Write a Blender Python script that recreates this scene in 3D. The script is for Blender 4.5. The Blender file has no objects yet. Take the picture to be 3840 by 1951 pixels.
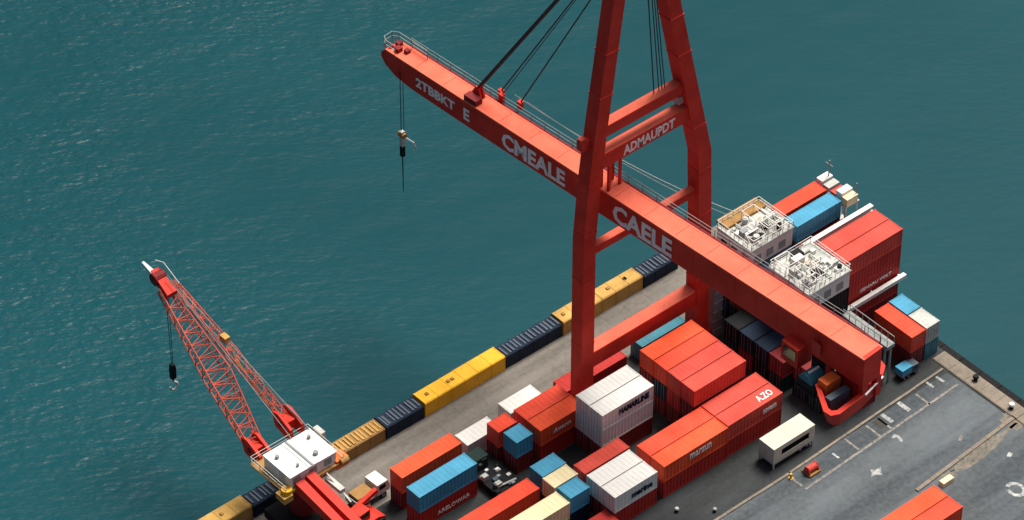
import bpy, bmesh, math, random
import numpy as np
from mathutils import Vector, Matrix
random.seed(7)
R = math.radians
scn = bpy.context.scene
col = scn.collection

# ------------------------------------------------------------------ camera, sky, sun, exposure
PITCH, YAW, DIST = R(41.4), R(49.2), 465.0
FWD = Vector((math.cos(YAW) * math.cos(PITCH), math.sin(YAW) * math.cos(PITCH), -math.sin(PITCH)))
cam_d = bpy.data.cameras.new('camera'); cam = bpy.data.objects.new('camera', cam_d); col.objects.link(cam)
cam_d.sensor_width = 36; cam_d.lens = 36 * 4000 / 1024
cam_d.clip_start = 5; cam_d.clip_end = 9000
cam.location = -FWD * DIST
cam.rotation_euler = FWD.to_track_quat('-Z', 'Y').to_euler()
scn.camera = cam

SUN_EL, SUN_AZ = R(64), R(14)        # azimuth measured from +X towards +Y
SUN_DIR = Vector((math.cos(SUN_EL) * math.cos(SUN_AZ), math.cos(SUN_EL) * math.sin(SUN_AZ), math.sin(SUN_EL)))
world = bpy.data.worlds.new('World'); scn.world = world; world.use_nodes = True
wn = world.node_tree; wn.nodes.clear()
sky = wn.nodes.new('ShaderNodeTexSky'); sky.sky_type = 'NISHITA'; sky.sun_disc = False
sky.sun_elevation = SUN_EL; sky.sun_rotation = math.pi / 2 - SUN_AZ
sky.air_density = 0.5; sky.dust_density = 7.0; sky.ozone_density = 1.0
bg = wn.nodes.new('ShaderNodeBackground'); bg.inputs[1].default_value = 0.064
wo = wn.nodes.new('ShaderNodeOutputWorld')
wn.links.new(sky.outputs[0], bg.inputs[0]); wn.links.new(bg.outputs[0], wo.inputs[0])
sd = bpy.data.lights.new('sun', 'SUN'); sd.energy = 3.4; sd.angle = R(24); sd.color = (1.0, 0.935, 0.84)
so = bpy.data.objects.new('sun', sd); col.objects.link(so)
so.rotation_euler = SUN_DIR.to_track_quat('Z', 'Y').to_euler(); so.location = (0, 0, 200)
scn.view_settings.view_transform = 'Standard'; scn.view_settings.look = 'None'
scn.view_settings.exposure = 0.50; scn.view_settings.gamma = 1.0
scn.view_settings.use_curve_mapping = False

# ------------------------------------------------------------------ materials
def new_mat(name):
    m = bpy.data.materials.new(name); m.use_nodes = True
    nt = m.node_tree; nt.nodes.clear()
    out = nt.nodes.new('ShaderNodeOutputMaterial'); b = nt.nodes.new('ShaderNodeBsdfPrincipled')
    nt.links.new(b.outputs[0], out.inputs[0])
    return m, nt, b
def noise(nt, vec, scale, detail=5, rough=0.6, w=None):
    n = nt.nodes.new('ShaderNodeTexNoise'); n.inputs['Scale'].default_value = scale
    n.inputs['Detail'].default_value = detail; n.inputs['Roughness'].default_value = rough
    if vec is not None: nt.links.new(vec, n.inputs['Vector'])
    return n.outputs['Fac']
def mapping(nt, vec, scale=(1, 1, 1), rot=(0, 0, 0)):
    m = nt.nodes.new('ShaderNodeMapping'); m.inputs['Scale'].default_value = scale; m.inputs['Rotation'].default_value = rot
    nt.links.new(vec, m.inputs['Vector']); return m.outputs[0]
def ramp(nt, fac, a, b, ca=(0, 0, 0, 1), cb=(1, 1, 1, 1)):
    r = nt.nodes.new('ShaderNodeValToRGB'); r.color_ramp.elements[0].position = a; r.color_ramp.elements[1].position = b
    r.color_ramp.elements[0].color = ca; r.color_ramp.elements[1].color = cb
    nt.links.new(fac, r.inputs[0]); return r.outputs[0]
def mix(nt, fac, a, b, mode='MIX'):
    m = nt.nodes.new('ShaderNodeMix'); m.data_type = 'RGBA'; m.blend_type = mode
    for s, v in ((0, fac), (6, a), (7, b)):
        if isinstance(v, (int, float)): m.inputs[s].default_value = v
        elif isinstance(v, tuple): m.inputs[s].default_value = (*v[:3], 1)
        else: nt.links.new(v, m.inputs[s])
    return m.outputs[2]
def mul(nt, v, k):
    m = nt.nodes.new('ShaderNodeMath'); m.operation = 'MULTIPLY'; nt.links.new(v, m.inputs[0])
    if isinstance(k, (int, float)): m.inputs[1].default_value = k
    else: nt.links.new(k, m.inputs[1])
    return m.outputs[0]
def pos(nt):
    return nt.nodes.new('ShaderNodeNewGeometry').outputs['Position']
def bump(nt, b, h, strength, dist):
    u = nt.nodes.new('ShaderNodeBump'); u.inputs['Strength'].default_value = strength; u.inputs['Distance'].default_value = dist
    nt.links.new(h, u.inputs['Height']); nt.links.new(u.outputs[0], b.inputs['Normal'])
def paint(name, c, rough=0.6, grime=0.30, rust=0.34, fade=0.18):
    m, nt, b = new_mat(name); p = pos(nt)
    big = ramp(nt, noise(nt, p, 0.32, 4), 0.3, 0.72)
    lo = tuple(x * (1 - fade) for x in c); hi = tuple(min(1, x * (1 + fade * .5) + 0.012 * min(1, 2 * max(c))) for x in c)
    base = mix(nt, big, lo, hi)
    streak = ramp(nt, noise(nt, mapping(nt, p, (2.2, 2.2, 0.5)), 1.3, 8, .68), 0.52, 0.78)
    base = mix(nt, mul(nt, streak, grime), base, (0.10, 0.085, 0.07))
    spot = ramp(nt, noise(nt, p, 3.1, 7, .7), 0.66, 0.74)
    base = mix(nt, mul(nt, spot, rust), base, (0.16, 0.055, 0.025))
    nt.links.new(base, b.inputs['Base Color'])
    b.inputs['Roughness'].default_value = rough; b.inputs['Specular IOR Level'].default_value = 0.18
    bump(nt, b, noise(nt, p, 2.4, 4), 0.12, 0.05)
    return m
ORANGE = (0.80, 0.090, 0.030)
M = {
 'orange': paint('orange_container_paint', (0.84, 0.088, 0.024)),
 'vermilion': paint('vermilion_container_paint', (0.80, 0.066, 0.026)),
 'salmon': paint('faded_red_container_paint', (0.62, 0.066, 0.044), 0.6, .2, .2, .2),
 'red': paint('red_container_paint', (0.46, 0.024, 0.018)),
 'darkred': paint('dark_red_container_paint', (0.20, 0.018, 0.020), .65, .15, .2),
 'white': paint('white_container_paint', (0.78, 0.78, 0.74), 0.5, .22, .16, .08),
 'cream': paint('cream_container_paint', (0.82, 0.72, 0.44), 0.5, .2, .15, .1),
 'blue': paint('sky_blue_container_paint', (0.058, 0.31, 0.49), 0.55, .2, .15),
 'teal': paint('teal_container_paint', (0.04, 0.20, 0.27), 0.5, .3, .2),
 'navy': paint('navy_container_paint', (0.010, 0.022, 0.048), 0.7, .10, .10),
 'black': paint('black_paint', (0.009, 0.011, 0.013), 0.7, .10, .10),
 'green': paint('dark_green_container_paint', (0.012, 0.032, 0.028), 0.7, .10, .10),
 'grey': paint('grey_steel_paint', (0.28, 0.31, 0.31), 0.5, .4, .3),
 'yellow': paint('yellow_paint', (0.88, 0.47, 0.022), 0.55, .34, .4),
 'tan': paint('weathered_tan_yellow_paint', (0.55, 0.33, 0.085), 0.7, .5, .6, .3),
 'rusty': paint('rusty_ochre_paint', (0.36, 0.20, 0.065), 0.8, .6, .7, .3),
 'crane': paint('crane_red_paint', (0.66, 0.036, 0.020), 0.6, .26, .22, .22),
 'cranetop': paint('crane_red_sunlit_top_paint', (0.80, 0.150, 0.085), 0.6, .30, .30, .20),  # lighter copy of the crane red, with sunlight on top faces painted in
 'letters': paint('white_lettering_paint', (0.90, 0.90, 0.88), 0.6, .12, .08, .06),
 'rope': paint('steel_rope', (0.035, 0.04, 0.045), 0.5, .2, .1),
 'palerope': paint('pale_cable', (0.55, 0.60, 0.58), 0.5, .2, .1),
 'lattice': paint('weathered_lattice_red_paint', (0.62, 0.10, 0.055), 0.55, .4, .4, .3),
 'rubber': paint('black_rubber', (0.010, 0.010, 0.011), 0.8, .2, .0),
 'glass': None, 'orangepart': paint('orange_machine_paint', (0.85, 0.17, 0.03)),
 'plantgrey': paint('pale_grey_machine_paint', (0.50, 0.53, 0.50), .55, .55, .3, .25),
 'bluegrey': paint('blue_grey_steel_paint', (0.085, 0.115, 0.15), .6, .35, .2),
}
gm, gnt, gb = new_mat('dark_cab_glass'); gb.inputs['Base Color'].default_value = (0.01, 0.015, 0.02, 1); gb.inputs['Roughness'].default_value = 0.08; M['glass'] = gm
gbump = pos(gnt); bump(gnt, gb, noise(gnt, gbump, 1.0, 2), 0.05, 0.02)

def ground_mat(name, ca, cb, stretch=(0.06, 0.35, 1), stain=0.6, scale=1.0, stainc=(0.02, 0.022, 0.022)):
    m, nt, b = new_mat(name); p = pos(nt)
    lanes = ramp(nt, noise(nt, mapping(nt, p, stretch), scale, 5, .55), 0.38, 0.60)
    base = mix(nt, lanes, ca, cb)
    patch = ramp(nt, noise(nt, p, 0.14, 5, .6), 0.42, 0.66)
    base = mix(nt, mul(nt, patch, stain), base, stainc)
    fine = noise(nt, p, 1.7, 8, .7)
    base = mix(nt, mul(nt, ramp(nt, fine, .35, .75), .35), base, tuple(x * 1.7 + .01 for x in cb))
    spots = ramp(nt, noise(nt, p, .9, 6, .75), .60, .70)
    base = mix(nt, mul(nt, spots, .45), base, stainc)
    nt.links.new(base, b.inputs['Base Color']); b.inputs['Roughness'].default_value = 0.85
    bump(nt, b, fine, 0.25, 0.03)
    return m
M['asphalt'] = ground_mat('worn_asphalt', (0.030, 0.041, 0.051), (0.098, 0.118, 0.132), (0.022, 0.26, 1), .38)
M['yardfloor'] = ground_mat('shade_darkened_stained_yard_asphalt', (0.009, 0.013, 0.0145), (0.026, 0.033, 0.036), stain=.7, stainc=(0.006, 0.008, 0.009))  # base darkened to paint in the shade between stacks; stains on top
M['concrete'] = ground_mat('weathered_quay_concrete', (0.105, 0.096, 0.084), (0.17, 0.158, 0.138), (0.05, 0.5, 1), .30, 1.0, (0.07, 0.065, 0.06))
M['tanstone'] = ground_mat('tan_concrete', (0.145, 0.122, 0.095), (0.235, 0.20, 0.155), (0.3, 0.3, 1), .45, 1.0, (0.11, 0.095, 0.08))
M['quaywall'] = ground_mat('wet_quay_wall', (0.02, 0.022, 0.02), (0.05, 0.05, 0.045), (.3, .3, .3), .5)
def worn(m, c, lo, hi):
    nt = m.node_tree; b = next(n for n in nt.nodes if n.type == 'BSDF_PRINCIPLED'); src = b.inputs['Base Color'].links[0].from_socket
    w = ramp(nt, noise(nt, pos(nt), 2.2, 7, .75), lo, hi)
    nt.links.new(mix(nt, mul(nt, w, .85), src, c), b.inputs['Base Color']); return m
M['line'] = ground_mat('worn_white_road_paint', (0.28, 0.30, 0.30), (0.46, 0.48, 0.47), (.5, .5, 1), .35, 1.0, (0.10, 0.11, 0.11))
M['tanline'] = ground_mat('worn_buff_road_paint', (0.20, 0.185, 0.165), (0.30, 0.275, 0.24), (.5, .5, 1), .4, 1.0, (0.09, 0.09, 0.085))

def water_mat():
    m, nt, b = new_mat('teal_sea_water'); p = pos(nt)
    q = mapping(nt, p, (1, 1, 1), (0, 0, math.pi / 2 - YAW))         # local y = away from the quay view
    q1 = mapping(nt, q, (0.55, 1.15, 1)); q2 = mapping(nt, q, (0.9, 2.0, 1), (0, 0, .35))
    h1 = noise(nt, q1, 0.66, 2, .45); h2 = noise(nt, q2, 0.95, 2, .5); h3 = noise(nt, q1, .16, 2, .5)
    gust = ramp(nt, noise(nt, mapping(nt, p, (1, 1, 1)), 0.022, 3, .5), 0.36, 0.66, (.30, .30, .30, 1), (1.0, 1.0, 1.0, 1))
    s = nt.nodes.new('ShaderNodeMath'); s.operation = 'ADD'; nt.links.new(h1, s.inputs[0]); nt.links.new(mul(nt, h2, .55), s.inputs[1])
    s2 = nt.nodes.new('ShaderNodeMath'); s2.operation = 'ADD'; nt.links.new(s.outputs[0], s2.inputs[0]); nt.links.new(mul(nt, h3, .5), s2.inputs[1])
    # wind reaches the open sea more than the lee of the pier
    sep = nt.nodes.new('ShaderNodeSeparateXYZ'); nt.links.new(p, sep.inputs[0])
    lee = nt.nodes.new('ShaderNodeMapRange'); ax = nt.nodes.new('ShaderNodeMath'); ax.operation = 'MULTIPLY_ADD'; nt.links.new(sep.outputs['X'], ax.inputs[0]); ax.inputs[1].default_value = -.62; nt.links.new(sep.outputs['Y'], ax.inputs[2])
    nt.links.new(ax.outputs[0], lee.inputs[0])
    lee.inputs[1].default_value = -5; lee.inputs[2].default_value = 80; lee.inputs[3].default_value = .08; lee.inputs[4].default_value = 1.0
    hh = mul(nt, mul(nt, s2.outputs[0], gust), lee.outputs[0])
    bump(nt, b, hh, 1.0, 0.43)
    tint = ramp(nt, noise(nt, p, 0.016, 3, .5), 0.3, 0.7)
    base = mix(nt, tint, (0.0018, 0.045, 0.058), (0.0036, 0.058, 0.073))
    nt.links.new(base, b.inputs['Base Color'])
    b.inputs['Roughness'].default_value = 0.30; b.inputs['Specular IOR Level'].default_value = 0.26; b.inputs['IOR'].default_value = 1.333
    return m
M['water'] = water_mat()

worn(M['letters'], (0.50, 0.12, 0.09), .60, .72); worn(M['line'], (0.07, 0.08, 0.085), .46, .60); worn(M['tanline'], (0.06, 0.065, 0.07), .44, .60)
M['sand'] = worn(ground_mat('dusty_sand_patch', (0.13, 0.115, 0.09), (0.20, 0.175, 0.135), (.4, .4, 1), .3, 1.0, (.08, .08, .07)), (0.07, 0.08, 0.085), .50, .58)
M['offwhite'] = paint('off_white_trailer_paint', (0.60, 0.585, 0.49), .6, .25, .15, .1)
# ------------------------------------------------------------------ mesh helpers
class MB:
    def __init__(s): s.v = []; s.f = []
    def add(s, vs, fs):
        o = len(s.v); s.v += [tuple(x) for x in vs]; s.f += [tuple(i + o for i in f) for f in fs]; return s
    def box(s, x0, x1, y0, y1, z0, z1):
        return s.add([(x0, y0, z0), (x1, y0, z0), (x1, y1, z0), (x0, y1, z0), (x0, y0, z1), (x1, y0, z1), (x1, y1, z1), (x0, y1, z1)],
                     [(0, 3, 2, 1), (4, 5, 6, 7), (0, 1, 5, 4), (1, 2, 6, 5), (2, 3, 7, 6), (3, 0, 4, 7)])
    def tube(s, p, q, r, n=6, r2=None):
        p, q = Vector(p), Vector(q); d = (q - p).normalized(); r2 = r if r2 is None else r2
        a = d.orthogonal().normalized(); b = d.cross(a)
        vs = [p + (a * math.cos(t) + b * math.sin(t)) * r for t in [2 * math.pi * i / n for i in range(n)]]
        vs += [q + (a * math.cos(t) + b * math.sin(t)) * r2 for t in [2 * math.pi * i / n for i in range(n)]]
        fs = [(i, (i + 1) % n, n + (i + 1) % n, n + i) for i in range(n)] + [tuple(range(n - 1, -1, -1)), tuple(range(n, 2 * n))]
        return s.add(vs, fs)
    def beam(s, p, q, wy, wz, up=(0, 0, 1), wy2=None, wz2=None):      # rectangular beam between two points
        p, q = Vector(p), Vector(q); d = (q - p).normalized(); a = d.cross(Vector(up)).normalized(); b = a.cross(d).normalized()
        wy2 = wy if wy2 is None else wy2; wz2 = wz if wz2 is None else wz2
        vs = [p + a * (i * wy / 2) + b * (j * wz / 2) for i, j in ((-1, -1), (1, -1), (1, 1), (-1, 1))] + [q + a * (i * wy2 / 2) + b * (j * wz2 / 2) for i, j in ((-1, -1), (1, -1), (1, 1), (-1, 1))]
        return s.add(vs, [(3, 2, 1, 0), (4, 5, 6, 7), (0, 1, 5, 4), (1, 2, 6, 5), (2, 3, 7, 6), (3, 0, 4, 7)])
    def prism(s, pts, axis, a, b):                                   # polygon in the other two axes, extruded along axis
        def P(u, v, w): return {'x': (w, u, v), 'y': (u, w, v), 'z': (u, v, w)}[axis]
        n = len(pts); vs = [P(u, v, a) for u, v in pts] + [P(u, v, b) for u, v in pts]
        return s.add(vs, [tuple(range(n - 1, -1, -1)), tuple(range(n, 2 * n))] + [(i, (i + 1) % n, n + (i + 1) % n, n + i) for i in range(n)])
    def path(s, pts, r, n=5):
        for a, b in zip(pts[:-1], pts[1:]): s.tube(a, b, r, n)
        return s
    def build(s, name, mat, parent=None, smooth=False, fix=True):
        me = bpy.data.meshes.new(name); me.from_pydata(s.v, [], s.f); me.update()
        if fix:
            bm = bmesh.new(); bm.from_mesh(me); bmesh.ops.recalc_face_normals(bm, faces=bm.faces); bm.to_mesh(me); bm.free()
        me.materials.append(M[mat] if isinstance(mat, str) else mat)
        if smooth:
            for p in me.polygons: p.use_smooth = True
        o = bpy.data.objects.new(name, me); col.objects.link(o)
        if parent: o.parent = parent
        return o
def tag(o, label=None, cat=None, group=None, kind=None):
    if label: o['label'] = label
    if cat: o['category'] = cat
    if group: o['group'] = group
    if kind: o['kind'] = kind
    return o
def thing(name, label, cat, loc=(0, 0, 0), rz=0, group=None):
    o = bpy.data.objects.new(name, None); o.empty_display_size = .3; col.objects.link(o)
    o.location = loc; o.rotation_euler = (0, 0, rz)
    return tag(o, label, cat, group)
def text_mesh(txt, name, mat, parent, origin, right, up, width, height, bold=0.03, thick=0.03):
    """flat raised letters: lower-left corner at origin, running along right, upright along up"""
    cu = bpy.data.curves.new('t', 'FONT'); cu.body = txt; cu.extrude = 0.01; cu.offset = bold; cu.resolution_u = 2
    ob = bpy.data.objects.new('t', cu); col.objects.link(ob)
    bpy.context.view_layer.update()
    me = bpy.data.meshes.new_from_object(ob.evaluated_get(bpy.context.evaluated_depsgraph_get()))
    bpy.data.objects.remove(ob)
    co = np.array([v.co[:] for v in me.vertices]); lo, hi = co.min(0), co.max(0)
    right = Vector(right).normalized(); up = Vector(up).normalized(); n = right.cross(up)
    o3 = Vector(origin)
    for v in me.vertices:
        a = (v.co.x - lo[0]) / (hi[0] - lo[0]) * width; b = (v.co.y - lo[1]) / (hi[1] - lo[1]) * height
        c = (v.co.z - lo[2]) / max(1e-6, hi[2] - lo[2]) * thick
        v.co = o3 + right * a + up * b + n * (c - thick * .5)
    me.materials.clear(); me.materials.append(M[mat]); me.name = name
    o = bpy.data.objects.new(name, me); col.objects.link(o); o.parent = parent
    return o

# ------------------------------------------------------------------ setting: sea, pier, yard surfaces
WZ = -3.0
def build_water():
    x0, x1, y0, y1, st = -120.0, 120.0, -70.0, 150.0, 0.6
    nx, ny = int((x1 - x0) / st) + 1, int((y1 - y0) / st) + 1
    xs = np.linspace(x0, x1, nx); ys = np.linspace(y0, y1, ny); X, Y = np.meshgrid(xs, ys)
    rg = np.random.RandomState(3); Z = np.zeros_like(X); fa = YAW
    for i in range(26):
        L = rg.uniform(3.0, 9.0); a = fa + rg.normal(0.12, .45); ph = rg.uniform(0, 6.28); k = 2 * math.pi / L
        Z += L * .0012 * np.sin(k * (X * math.cos(a) + Y * math.sin(a)) + ph)
    amp = np.clip((Y + 15) / 70, .12, 1.0)
    edge = np.clip(np.minimum.reduce([X - x0, x1 - X, Y - y0, y1 - Y]) / 12, 0, 1)
    Z = Z * amp * edge + WZ
    v = np.stack([X.ravel(), Y.ravel(), Z.ravel()], 1)
    idx = np.arange(nx * ny).reshape(ny, nx)
    q = np.stack([idx[:-1, :-1].ravel(), idx[:-1, 1:].ravel(), idx[1:, 1:].ravel(), idx[1:, :-1].ravel()], 1)
    B = 3500.0; n0 = len(v)
    outer = np.array([(-B, -B, WZ), (B, -B, WZ), (B, B, WZ), (-B, B, WZ)])
    c = [idx[0, 0], idx[0, -1], idx[-1, -1], idx[-1, 0]]
    faces = q.tolist()
    # skirt quads from the corners of the waved patch to the horizon
    faces += [[n0, n0 + 1, c[1], c[0]], [n0 + 1, n0 + 2, c[2], c[1]], [n0 + 2, n0 + 3, c[3], c[2]], [n0 + 3, n0, c[0], c[3]]]
    me = bpy.data.meshes.new('water'); me.from_pydata(np.vstack([v, outer]).tolist(), [], faces); me.update()
    for p in me.polygons: p.use_smooth = True
    me.materials.append(M['water'])
    o = bpy.data.objects.new('water', me); col.objects.link(o); tag(o, kind='structure')
build_water()

FARX, EDGEY = 26.9, -11.0
PX0, PY0 = -190.0, -170.0
pier_poly = [(PX0, PY0), (FARX, PY0), (FARX, -36.8), (29.6, -36.8), (29.6, EDGEY), (PX0, EDGEY)]
tag(MB().prism(pier_poly, 'z', -4.5, -0.004).build('pier', 'quaywall'), kind='structure')
tag(MB().prism([(PX0, PY0), (FARX - .02, PY0), (FARX - .02, -36.82), (29.58, -36.82), (29.58, -21.2), (PX0, -21.2)], 'z', -0.3, 0.0).build('yard_pavement', 'yardfloor'), kind='structure')
tag(MB().box(PX0, 24.6, PY0, -46.55, -.2, 0.004).build('asphalt_roadway', 'asphalt'), kind='structure')
road = tag(MB().box(PX0, 29.5, -21.2, EDGEY + .02, -.2, 0.0045).build('quay_road', 'concrete'), kind='structure')
for i in range(30):                                                  # cast concrete bays with open joints, slightly uneven
    x = -66 + i * 3.2
    MB().box(x + .03, x + 3.17, -20.9, -17.5, 0.0, 0.012 + random.random() * .012).build('slab', 'concrete', road)
    MB().box(x + .03, x + 3.17, -17.44, -14.0, 0.0, 0.012 + random.random() * .012).build('slab', 'concrete', road)
# tan kerb band along the far end of the pier
kerb = tag(MB().box(24.9, 26.85, -120, -43.9, -.15, .10).build('kerb_band', 'tanstone'), kind='structure')
for i in range(16):
    y = -44.0 - i * 2.4
    MB().box(25.0, 26.75, y - 2.34, y, .02, .125 + random.random() * .02).build('slab', 'tanstone', kerb)
# black rubber fender along the end of the pier
fe = thing('rubber_edge_fender', 'long black rubber fender along the far end of the pier', 'fender', (27.5, -37.0, -.6))
for i in range(13):
    y = -i * 3.0
    m = MB().prism([(-.6, -.7), (.35, -.7), (.6, -.35), (.6, .25), (.35, .45), (-.6, .45)], 'y', y - 2.92, y)
    m.build('fender_panel', 'rubber', fe)
# low tan kerbs that bound the lane on the right of the stacks
def kerb_line(x0, x1, y0, y1, w, h, name, label):
    t = thing(name, label, 'kerb', (x0, y0, 0)); L = math.hypot(x1 - x0, y1 - y0); n = max(1, int(L / 2.2)); a = math.atan2(y1 - y0, x1 - x0)
    t.rotation_euler = (0, 0, a)
    for i in range(n):
        s = L / n
        MB().box(i * s + .02, (i + 1) * s - .02, -w / 2 + random.uniform(-.02, .02), w / 2, 0.0, h + random.uniform(-.02, .02)).build('kerb_stone', 'tanstone', t)
    return t
kerb_line(-26, -0.2, -46.75, -46.7, .32, .14, 'low_kerb', 'tan kerb running bottom left from the end of the marked lane')
kerb_line(0.0, 24.6, -46.65, -45.85, .30, .14, 'low_kerb', 'tan kerb along the container side of the marked lane')
kerb_line(8.5, 24.8, -57.7, -56.6, .42, .16, 'low_kerb', 'tan kerb from the orange pair to the corner bollard')
kerb_line(24.9, 26.2, -56.6, -56.6, .7, .20, 'low_kerb', 'short tan kerb crossing the far band at the corner')
# painted marks
def mark(pts, name, mat, label, group=None):
    o = MB().prism(pts, 'z', 0.002, 0.0085).build(name, mat)
    return tag(o, label, 'marking', group)
def rect(cx, cy, lx, ly, a=0):
    c, s = math.cos(a), math.sin(a)
    return [(cx + c * x - s * y, cy + s * x + c * y) for x, y in ((-lx / 2, -ly / 2), (lx / 2, -ly / 2), (lx / 2, ly / 2), (-lx / 2, ly / 2))]
mark(rect(11.8, -49.12, 24.6, .30, .035), 'lane_line', 'tanline', 'buff line along the roadway side of the marked lane')
for x, l in ((-0.4, 'buff bar closing the near end of the marked lane'), (11.6, 'buff cross bar in the middle of the marked lane'), (13.4, 'buff cross bar just beyond the middle of the lane'), (19.4, 'buff cross bar towards the far end of the lane'), (8.3, 'faint buff cross bar nearest the short white bar')):
    mark(rect(x, -47.85, .26, 2.2), 'cross_line', 'tanline', l)
for x, y, lx, ly, l in ((16.95, -47.3, .55, 1.8, 'widest white bar painted across the marked lane'), (14.2, -47.4, .5, 1.7, 'white bar beside the dark patch in the lane'),
                        (21.7, -46.7, .32, 1.1, 'white tick near the far end of the lane'), (23.2, -46.8, .32, 1.2, 'white tick farthest along the lane'),
                        (5.7, -47.95, .26, 1.0, 'short thin white bar between the red winch and lane middle')):
    mark(rect(x, y, lx, ly, .03), 'white_bar', 'line', l)
mark(rect(13.05, -47.5, 1.3, 1.5), 'dark_patch', 'quaywall', 'brown stained patch beside the white bar in the lane')
mark([(12.4, -49.9), (13.0, -49.75), (13.25, -50.2), (13.1, -51.0), (12.75, -51.25), (12.65, -50.9), (12.85, -50.5), (12.8, -50.2), (12.4, -50.2)], 'hook_mark', 'line', 'small hooked white mark on the asphalt beside the lane')
star = []
for i in range(8):
    a = i * math.pi / 4 + .2; r = (1.0 if i % 2 == 0 else .55) * random.uniform(.75, 1.15)
    star.append((7.2 + r * math.cos(a), -52.7 + .8 * r * math.sin(a)))
mark(star, 'star_mark', 'line', 'white four pointed splash mark in the middle of the asphalt')
ringo = MB()
for i in range(12):
    a0, a1 = i * math.pi / 6, (i + 1) * math.pi / 6
    if i in (4,): continue
    p = [(16.9 + r * math.cos(a), -64.6 + 1.25 * r * math.sin(a)) for r, a in ((.62, a0), (1.02, a0), (1.02, a1), (.62, a1))]
    ringo.prism(p, 'z', .004, .0085)
tag(ringo.build('ring_mark', 'line'), 'white ring shaped road mark at the right of the picture', 'marking')
mark(rect(20.3, -60.4, .7, .5, .4), 'faint_mark', 'line', 'small faint white mark beyond the ring mark')
mark(rect(18.1, -55.0, .9, .35, .5), 'faint_mark', 'tanline', 'small faint mark just inside the tan kerb')
def blob(cx, cy, lx, ly, a, n=22, seed=1):
    rd = random.Random(seed); c, s_ = math.cos(a), math.sin(a); o = []
    for i in range(n):
        t = 2 * math.pi * i / n; k = rd.uniform(.7, 1.1); x, y = lx / 2 * math.cos(t) * k, ly / 2 * math.sin(t) * k; o.append((cx + c * x - s_ * y, cy + s_ * x + c * y))
    return o
for cx, cy, lx, ly, a, sd_, l in ((18.5, -57.9, 11.5, 1.7, .07, 2, 'long dusty tan patch along the kerb near the corner bollard'), (24.3, -57.0, 2.2, 3.4, 0, 5, 'dusty tan patch at the right pier corner'), (12.6, -58.4, 2.8, 1.6, .1, 8, 'dusty tan patch around the concrete block'), (-12.5, -47.4, 4.5, 2.0, .1, 12, 'dusty pale patch beside the kerb at the bottom edge')):
    tag(MB().prism(blob(cx, cy, lx, ly, a, 22, sd_), 'z', .001, .0062).build('dust_patch', 'sand'), l, 'dust patch')

# ------------------------------------------------------------------ shipping containers
GRP = 'shipping containers stacked on the pier'
def corrugated(length, h, depth=.032, pitch=.50):
    """profile along length as (u, offset) list"""
    n = max(2, round(length / pitch)); p = length / n; pts = []
    for i in range(n):
        u = i * p
        pts += [(u, 0), (u + .28 * p, 0), (u + .5 * p, -depth), (u + .78 * p, -depth)]
    pts.append((length, 0)); return pts
def container(x0, x1, y0, y1, z0, h, c, label, along='x', group=GRP, detail=True):
    g = .035
    if along == 'x': L, W = x1 - x0, y1 - y0; rz = 0
    else: L, W = y1 - y0, x1 - x0; rz = math.pi / 2
    L -= 2 * g; W -= 2 * g
    root = thing('shipping_container', label, 'container', ((x0 + x1) / 2, (y0 + y1) / 2, z0), rz, group)
    a, b = L / 2, W / 2; t = .13; fr = MB()
    h2 = h - .02
    for sx in (-1, 1):
        for sy in (-1, 1):
            xx = sorted((sx * a, sx * (a - t))); yy = sorted((sy * b, sy * (b - t))); fr.box(*xx, *yy, 0.003, h2 - .003)
            xx = sorted((sx * (a + .008), sx * (a - .2))); yy = sorted((sy * (b + .008), sy * (b - .19)))
            fr.box(*xx, *yy, h2 - .14, h2 + .012); fr.box(*xx, *yy, 0, .14)
    for sy in (-1, 1):
        yy = sorted((sy * (b - .004), sy * (b - .1)))
        fr.box(-a + t, a - t, *yy, h2 - .115, h2 - .006); fr.box(-a + t, a - t, *yy, .006, .17)
    for sx in (-1, 1):
        xx = sorted((sx * (a - .004), sx * (a - .1)))
        fr.box(*xx, -b + t, b - t, h2 - .12, h2 - .006); fr.box(*xx, -b + t, b - t, .006, .17)
    fr.build('frame', c, root)
    pr = corrugated(L - 2 * t, h)
    for sy in (-1, 1):
        w = MB(); n = len(pr); vs = []
        for z in (.165, h2 - .11): vs += [(-a + t + u, sy * (b - .03 + o), z) for u, o in pr]
        w.add(vs, [(i, i + 1, n + i + 1, n + i) for i in range(n - 1)])
        w.build('side_wall', c, root, fix=False)
    # roof, gently ribbed
    rp = corrugated(L - 2 * t, h, .016, .62); n = len(rp); vs = []
    for yy in (-b + .09, b - .09): vs += [(-a + t + u, yy, h2 - .018 + o) for u, o in rp]
    MB().add(vs, [(i, i + 1, n + i + 1, n + i) for i in range(n - 1)]).build('roof', c, root, fix=False)
    ep = corrugated(W - 2 * t, h); n = len(ep); vs = []
    for z in (.165, h2 - .11): vs += [(a - .03 + o, -b + t + u, z) for u, o in ep]
    MB().add(vs, [(i, i + 1, n + i + 1, n + i) for i in range(n - 1)]).build('end_wall', c, root, fix=False)
    for s in (-1, 1):
        y = sorted((s * .012, s * (b - t - .004)))
        d = MB().box(-a + .02, -a + .07, y[0], y[1], .17, h2 - .122)
        for k in range(3): d.box(-a + .008, -a + .02, y[0] + .06, y[1] - .06, .38 + k * (h - .7) / 3, .38 + (k + .72) * (h - .7) / 3)
        dd = d.build('door', c, root)
        if detail:
            lb = MB()
            for q in (.3, .72): lb.tube((-a - .005, s * (b - t) * q, .12), (-a - .005, s * (b - t) * q, h2 - .08), .022, 5)
            lb.build('lock_bar', 'grey', dd)
    return root
T = 2.4
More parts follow.
